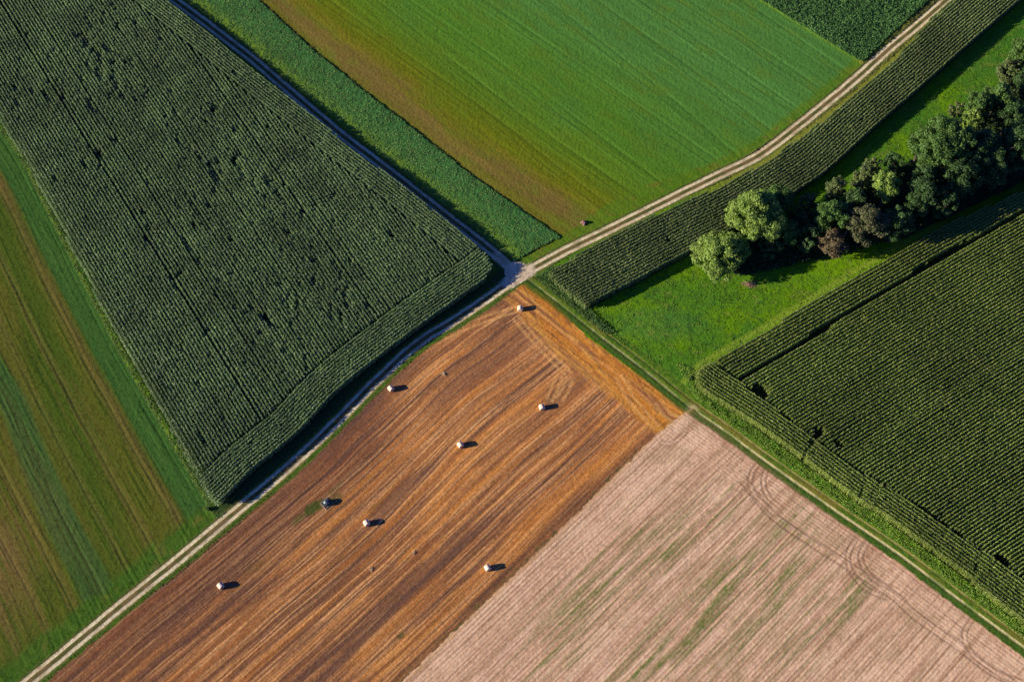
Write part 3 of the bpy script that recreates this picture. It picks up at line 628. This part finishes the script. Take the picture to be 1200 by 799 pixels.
def tree(px_, py_, rpx, hgt, kind, label, seed, squash=.95, name='tree', cat='tree', dens=1.0, low=.28):
    """px,py = middle of the crown as seen in the photo, rpx its radius in photo pixels"""
    r = np.random.default_rng(seed); zmid = hgt * (.5 + low / 2)
    cx, cy = at(px_, py_, zmid); cx = float(cx); cy = float(cy)
    rad = rpx * float(at(px_ + 1, py_, zmid)[0] - at(px_, py_, zmid)[0]) * (1.24 if px_ < 940 else 1.42); hh = hgt * (1 - low) / 2 * 1.02
    root = empty(name, (cx, cy, 0), label=label, cat=cat, group='trees and bushes of the hedgerow')
    # trunk and limbs
    tr = max(.1, hgt * .022); lean = r.normal(0, .03, 2) * hgt
    parts = [tube([(0,0,-.1),(lean[0]*.2,lean[1]*.2,hgt*.15),(lean[0]*.6,lean[1]*.6,hgt*.45),(lean[0],lean[1],hgt*.8)], [tr*1.35,tr,tr*.7,tr*.2])]
    for k in range(6):
        a = k * 1.05 + r.random(); z = hgt * r.uniform(.2, .5); L = rad * r.uniform(.55, .85)
        parts.append(tube([(lean[0]*.4,lean[1]*.4,z),(math.cos(a)*L*.5,math.sin(a)*L*.5,z+hgt*.14),(math.cos(a)*L,math.sin(a)*L,z+hgt*r.uniform(.2,.34))],[tr*.5,tr*.33,tr*.1],5))
    V, F = merge(parts); mesh_obj('trunk', V, F, bark, root)
    # crown: clumps spread through an uneven volume, each a shell of leaves
    nc = int(16 + rad * rad * 2.9 * dens); LV = []
    lob = r.normal(0, 1, (5, 3)); lob /= np.linalg.norm(lob, axis=1)[:, None]
    P_ = []
    while len(P_) < nc:
        d = r.normal(0, 1, 3); d /= np.linalg.norm(d); q = d * r.random() ** .42
        bul = .62 + .55 * max(0, (lob @ d).max() - .25)
        wz = 1 - .25 * max(0, q[2])
        P_.append((q[0] * rad * .84 * bul * wz, q[1] * rad * .84 * bul * wz, zmid + q[2] * hh * .86 * bul))
    P_ = np.array(P_)
    for c in P_:
        cr_ = rad * r.uniform(.12, .25) * (1.0 if rad > 2 else 1.3); cr_ = min(max(cr_, .45), 1.25)
        n = int(150 * cr_ * cr_ * dens) + 25
        d = r.normal(0, 1, (n, 3)); d /= np.linalg.norm(d, axis=1)[:, None]
        pos = c + d * (cr_ * r.uniform(.55, 1.08, (n, 1))) * np.array([1, 1, .8])
        nrm = d * .9 + r.normal(0, .55, (n, 3)) + np.array([0, 0, .35]); nrm /= np.linalg.norm(nrm, axis=1)[:, None]
        a = np.cross(nrm, r.normal(0, 1, (n, 3))); a /= np.linalg.norm(a, axis=1)[:, None]; b = np.cross(nrm, a)
        s = r.uniform(.09, .19, (n, 1)) * (1.0 if kind != 'rusty' else .8)
        LV.append(np.stack([pos - a * s - b * s * .7, pos + a * s - b * s * .7, pos + a * s + b * s * .7, pos - a * s + b * s * .7], 1))
    V = np.concatenate(LV).reshape(-1, 3); V[:, 2] = np.maximum(V[:, 2], .1)
    F = np.arange(len(V)).reshape(-1, 4)
    mesh_obj('crown', V, F, leafm[kind], root)
    return root
T = [
 (843,296,32,9.5,'bright','wide bright green bushy tree at the left tip of the hedgerow', .05),
 (887,250,34,14,'bright','tall light green tree in full sun with billowing crown', .2),
 (861,250,12,8,'bright','small light green tree tucked left of the tall light green one', .15),
 (914,230,17,11,'green','darker green tree just right of the tall light green one', .2),
 (926,272,16,9,'green','green tree in half shade right of the tall light one, partly sunlit', .15),
 (948,240,10,6.5,'olive','small olive brown bush at the meadow side of a shaded gap', .05),
 (977,222,13,9,'olive','olive green tree rising beside the upper sunlit meadow strip', .2),
 (974,252,17,11,'green','rounded dull green tree above the rusty bush', .2),
 (976,284,17,7,'rusty','pinkish brown withered bush at the lower hedge edge by the meadow', .05),
 (1003,236,14,10,'dark','dark green tree crowded in the middle of the belt beside the bright one', .2),
 (1012,207,13,8,'olive','brownish green bush at the upper edge near the maize shadow', .1),
 (1022,194,9,6,'olive','smallest pale olive bush on the upper edge of the belt', .05),
 (1040,218,16,12,'bright','upright bright green tree in the middle of the belt', .2),
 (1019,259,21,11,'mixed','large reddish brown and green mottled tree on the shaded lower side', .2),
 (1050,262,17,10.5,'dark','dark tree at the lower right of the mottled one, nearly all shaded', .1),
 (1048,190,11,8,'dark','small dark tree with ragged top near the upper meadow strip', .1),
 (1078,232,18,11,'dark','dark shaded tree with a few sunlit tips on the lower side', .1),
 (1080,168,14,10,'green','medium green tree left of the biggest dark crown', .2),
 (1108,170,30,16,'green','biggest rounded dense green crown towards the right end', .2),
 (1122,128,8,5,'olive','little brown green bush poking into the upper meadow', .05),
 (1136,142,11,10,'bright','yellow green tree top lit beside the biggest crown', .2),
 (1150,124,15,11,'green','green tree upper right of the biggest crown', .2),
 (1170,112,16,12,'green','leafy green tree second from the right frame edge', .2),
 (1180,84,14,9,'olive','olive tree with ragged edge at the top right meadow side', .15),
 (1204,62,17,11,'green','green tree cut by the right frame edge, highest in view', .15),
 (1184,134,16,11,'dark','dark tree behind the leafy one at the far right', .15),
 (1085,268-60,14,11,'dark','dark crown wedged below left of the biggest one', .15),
 (1122,206,22,12,'dark','shaded crown added below right of the biggest one', .1),  # this crown and the next three are added to darken the right meadow
 (1155,176,24,13,'dark','wide dark crown added to deepen the shadow right of the biggest one', .1),
 (1192,170,24,13,'dark','lowest dark crown, added for shade near the right frame edge', .1),
 (1104,236,15,10,'dark','low dark crown added at the lower edge beside the shaded maize rows', .1),
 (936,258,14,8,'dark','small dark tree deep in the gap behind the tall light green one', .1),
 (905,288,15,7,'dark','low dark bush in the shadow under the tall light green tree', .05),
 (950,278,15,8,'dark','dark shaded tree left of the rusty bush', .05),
 (1138,190,22,12,'dark','tall dark crown added right of the biggest one to shade the meadow', .1),  # added so that its shadow covers a lit bit of meadow
 (1164,200,18,10,'dark','black green crown added to hide a lit patch before the right maize', .08),  # added on top of the lit patch to keep that spot dark
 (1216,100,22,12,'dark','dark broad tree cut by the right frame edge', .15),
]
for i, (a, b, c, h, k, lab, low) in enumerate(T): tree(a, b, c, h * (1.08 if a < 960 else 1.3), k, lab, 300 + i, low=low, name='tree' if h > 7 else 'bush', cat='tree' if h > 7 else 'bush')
# bare snag among them
sx, sy = map(float, at(992, 270, 3)); snag = empty('dead_tree', (sx, sy, 0), label='thin bare pinkish snag standing between the rusty and the mottled crowns', cat='dead tree')
V, F = merge([tube([(0,0,0),(.1,.1,3),(.25,.3,6.5)],[.2,.15,.05]), tube([(.1,.1,3),(.9,.5,4.4)],[.09,.03],5), tube([(.15,.15,4),(-.6,.6,5.4)],[.08,.03],5)])
mesh_obj('trunk', V, F, plain_mat('bleached_wood', (.35,.24,.2), .9), snag)
# undergrowth below the trees, extended right with dark scrub added to blacken the shaded meadow
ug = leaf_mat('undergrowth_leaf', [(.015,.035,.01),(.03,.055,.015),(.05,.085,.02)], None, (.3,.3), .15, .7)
leafy('undergrowth', P([(835,318),(870,325),(930,312),(985,300),(1040,284),(1062,280),(1085,268),(1112,256),(1150,238),(1200,214),(1290,168),(1290,90),(1240,50),(1190,92),(1130,140),(1085,180),(1040,205),(985,238),(930,262),(870,285)]), 16, 1.1, .38, ug, 'dark scrub under the hedgerow trees, added towards the right maize to blacken their shade', 'undergrowth', 41)

# ---------------------------------------------------------------- round bales
wrap = plain_mat('bale_wrap', (.80, .62, .42), .55, .05, 3, bump=.15, spec=.4)
straw = plain_mat('bale_straw', (.55, .42, .26), .95, .2, 9, bump=.6)
def bale_proto():
    root = empty('round_bale', (0, 0, 0))
    rr, ww, n = .62, 1.12, 40
    prof = [(-.5, .86), (-.48, .95), (-.43, .99), (-.25, 1.012), (-.08, 1.0), (.1, 1.01), (.28, 1.0), (.43, .99), (.48, .95), (.5, .86)]
    V = []; F = []; r = np.random.default_rng(5); wob = r.normal(0, .008, n)
    for t, q in prof:
        for k in range(n):
            a = 2 * math.pi * k / n; z = math.sin(a) * rr * q * (1 + wob[k]); z = max(z, -rr * .93)
            V.append((t * ww, math.cos(a) * rr * q * (1 + wob[k] + .03 * max(0, -math.sin(a))), z + rr * .93))
    for i in range(len(prof) - 1):
        for k in range(n): F.append((i*n+k, i*n+(k+1)%n, (i+1)*n+(k+1)%n, (i+1)*n+k))
    mesh_obj('wrap', V, F, wrap, root, smooth=True)
    for s in (-1, 1):
        V = []; F = []; rings = 7
        for i in range(rings):
            q = .86 * (1 - i / (rings - .6)); bul = (.5 + .012 * (i % 2) + .03 * (1 - q * q)) * s * ww
            for k in range(n):
                a = 2 * math.pi * k / n; z = max(math.sin(a) * rr * q, -rr * .93)
                V.append((bul, math.cos(a) * rr * q, z + rr * .93))
        for i in range(rings - 1):
            for k in range(n):
                f = (i*n+k, i*n+(k+1)%n, (i+1)*n+(k+1)%n, (i+1)*n+k); F.append(f if s > 0 else f[::-1])
        f = tuple((rings-1)*n+k for k in range(n)); F.append(f if s > 0 else f[::-1])
        mesh_obj('end_face', V, F, straw, root)
    return root
def copy_tree(o, parent=None):
    c = o.copy(); COL.objects.link(c); c.parent = parent
    for ch in o.children: copy_tree(ch, c)
    return c
bales = [(609.5,361.5,88,'pale round bale at the head of the stubble, nearest the crossroads'),
         (458,455,-52,'pale round bale close to the shaded road bend'),
         (635,477,-75,'pale round bale farthest right in the middle of the stubble'),
         (539.5,521,-58,'pale round bale in the centre of the brown field'),
         (429.5,612.5,-60,'pale round bale just right of the round shaft'),
         (571.5,665,-62,'pale round bale nearest the pinkish sown field'),
         (258.5,686,-48,'pale round bale at the lower left near the two rut road')]
pb = bale_proto()
kids = list(pb.children)
for i, (a, b, rz, lab) in enumerate(bales):
    if i == 0: o = pb
    else:
        o = pb.copy(); COL.objects.link(o)
        for ch in kids: c_ = ch.copy(); COL.objects.link(c_); c_.parent = o
    x_, y_ = at(a, b, .62); o.location = (float(x_), float(y_), 0.0); o.rotation_euler = (0, 0, R(rz))
    tag(o, lab, 'round bale', 'round bales left on the stubble')

# ---------------------------------------------------------------- small things
conc = plain_mat('concrete', (.26, .21, .15), .9, .2, 6); lidm = plain_mat('lid_metal', (.30, .36, .28), .22, .1, 8, metal=.4, bump=.05)
dk_ = plain_mat('dark_rim', (.06, .07, .08), .7)
def lathe(prof, n=32, cap=True):
    V = []; F = []
    for r_, z_ in prof:
        for k in range(n): V.append((r_ * math.cos(2*math.pi*k/n), r_ * math.sin(2*math.pi*k/n), z_))
    for i in range(len(prof) - 1):
        for k in range(n): F.append((i*n+k, i*n+(k+1)%n, (i+1)*n+(k+1)%n, (i+1)*n+k))
    if cap: F.append(tuple((len(prof)-1)*n+k for k in range(n)))
    return V, F
x_, y_ = map(float, at(382, 589, .4))
sh = empty('shaft', (x_, y_, 0), label='round concrete shaft with a shiny domed lid standing in the stubble', cat='shaft')
sq = lambda q, z_: [(q, q, z_), (-q, q, z_), (-q, -q, z_), (q, -q, z_)]
V = sq(.95, -.1) + sq(.95, .12) + sq(.92, .15) + sq(.80, .15) + sq(.78, .03)
F = [(i*4+k, i*4+(k+1)%4, (i+1)*4+(k+1)%4, (i+1)*4+k) for i in range(4) for k in range(4)] + [(16,17,18,19)]
slab = mesh_obj('base_slab', V, F, conc, sh); slab.rotation_euler = (0, 0, R(46))
V, F = lathe([(.74,.0),(.74,.82),(.70,.88),(.48,.9),(.46,.86)], cap=False); mesh_obj('ring', V, F, dk_, sh)
V, F = lathe([(.46,.86),(.45,.92),(.38,1.0),(.27,1.06),(.13,1.1),(.03,1.11)]); lid = mesh_obj('lid', V, F, lidm, sh, smooth=True)
V, F = tube([(-.15,0,1.12),(-.12,0,1.2),(.12,0,1.2),(.15,0,1.12)], [.02]*4, 6); mesh_obj('handle', V, F, dk_, lid)

def lump(name, loc, sizes, mat, seed, **k):
    """several stones or clods pressed into one heap"""
    r = np.random.default_rng(seed); parts = []
    for (dx, dy, dz, s) in sizes:
        V = []; F = []; n, mm = 10, 6; sc_ = r.uniform(.8, 1.2, 3)
        for i in range(mm + 1):
            th = math.pi * i / mm
            for q in range(n):
                ph_ = 2 * math.pi * q / n; jt = 1 + r.normal(0, .09)
                V.append((dx + s*sc_[0]*jt*math.sin(th)*math.cos(ph_), dy + s*sc_[1]*jt*math.sin(th)*math.sin(ph_), dz + s*.75*sc_[2]*jt*math.cos(th)))
        for i in range(mm):
            for q in range(n): F.append((i*n+q, (i+1)*n+q, (i+1)*n+(q+1)%n, i*n+(q+1)%n))
        parts.append((V, F))
    V, F = merge(parts); o = mesh_obj(name, V, F, mat); o.location = loc; return tag(o, **k)
redm = plain_mat('reddish_stone', (.34, .17, .15), .9, .3, 4)
x_, y_ = map(float, at(684, 261, .3))
lump('stone_heap', (x_, y_, 0), [(0,0,.25,.42),(-.45,.1,.2,.35),(.35,.15,.2,.34),(.05,-.4,.18,.33),(-.1,.42,.18,.3),(-.1,.05,.55,.3),(.2,-.1,.5,.25)], redm, 3, label='small reddish brown heap of stones at the tip of the brown band', cat='stone heap')
# brush pile by the tree
x_, y_ = map(float, at(878, 333, .3)); r = np.random.default_rng(9); parts = []
for k in range(90):
    a = r.normal(0, .5); L = r.uniform(.5, 1.3); p = r.normal(0, 1, 2) * (.85, .38); z = r.uniform(.05, .55) * max(.1, 1 - abs(p[0]) / 2); az = a + (r.random() < .3) * 1.3
    d_ = np.array([math.cos(az), math.sin(az)]) * L / 2
    parts.append(tube([(p[0]-d_[0], p[1]-d_[1], max(.02, z + r.normal(0,.12))), (p[0]+d_[0], p[1]+d_[1], max(.02, z + r.normal(0,.12)))], [.045, .025], 4))
V, F = merge(parts); o = mesh_obj('brush_pile', V, F, plain_mat('dry_branches', (.32, .2, .13), .95, .35, 3)); o.location = (x_, y_, 0)
tag(o, 'brown pile of cut branches on the meadow below the first tree', 'brush pile')
# a small dark bush at the maize corner
def bushlet(px_, py_, rad, kind, label, seed):
    r = np.random.default_rng(seed); cx, cy = map(float, at(px_, py_, rad * .6)); n = int(260 * rad * rad) + 60
    root = empty('bush', (cx, cy, 0), label=label, cat='bush')
    V, F = merge([tube([(0,0,-.05),(r.normal(0,.3)*rad,r.normal(0,.3)*rad,rad*.9)],[.04,.015],5) for k in range(4)]); mesh_obj('stem', V, F, bark, root)
    d = r.normal(0, 1, (n, 3)); d /= np.linalg.norm(d, axis=1)[:, None]; pos = d * rad * r.uniform(.5, 1.1, (n, 1)) * np.array([1, 1, .8]) + np.array([0, 0, rad * .75]); pos[:, 2] = np.maximum(pos[:, 2], .05)
    nr = d + r.normal(0, .5, (n, 3)); nr /= np.linalg.norm(nr, axis=1)[:, None]; a = np.cross(nr, r.normal(0, 1, (n, 3))); a /= np.linalg.norm(a, axis=1)[:, None]; b = np.cross(nr, a); s = r.uniform(.06, .13, (n, 1))
    V = np.stack([pos-a*s-b*s, pos+a*s-b*s, pos+a*s+b*s, pos-a*s+b*s], 1).reshape(-1, 3); mesh_obj('foliage', V, np.arange(len(V)).reshape(-1, 4), leafm[kind], root)
bushlet(810, 443, .55, 'dark', 'tiny dark bush by the blunt corner of the right maize field', 51)
bushlet(244, 596, .5, 'dark', 'tiny dark bush at the road end of the weedy maize edge', 53)
# straw clumps
strm = plain_mat('loose_straw', (.72, .5, .26), .95, .25, 5)
for k, (a, b, s, lab) in enumerate(((519.5,438,1.0,'small tuft of loose straw above the central bale'),(434.5,667,.9,'small tuft of loose straw below the shaft and its bale'),(484.5,647,.8,'small tuft of loose straw between the two lowest bales'),(445.5,610,.7,'pale straw tuft in the shadow of the bale by the shaft'))):
    x_, y_ = map(float, at(a, b, .1)); r = np.random.default_rng(60 + k); parts = []
    for q in range(40):
        az = r.random() * 6.28; p = r.normal(0, .15 * s, 2); L = r.uniform(.25, .5) * s
        parts.append(tube([(p[0], p[1], r.uniform(.02, .12)), (p[0] + math.cos(az) * L, p[1] + math.sin(az) * L, r.uniform(.08, .3) * s)], [.03, .018], 4))
    V, F = merge(parts); o = mesh_obj('straw_clump', V, F, strm); o.location = (x_, y_, .02); tag(o, lab, 'straw clump', 'loose straw clumps on the stubble')
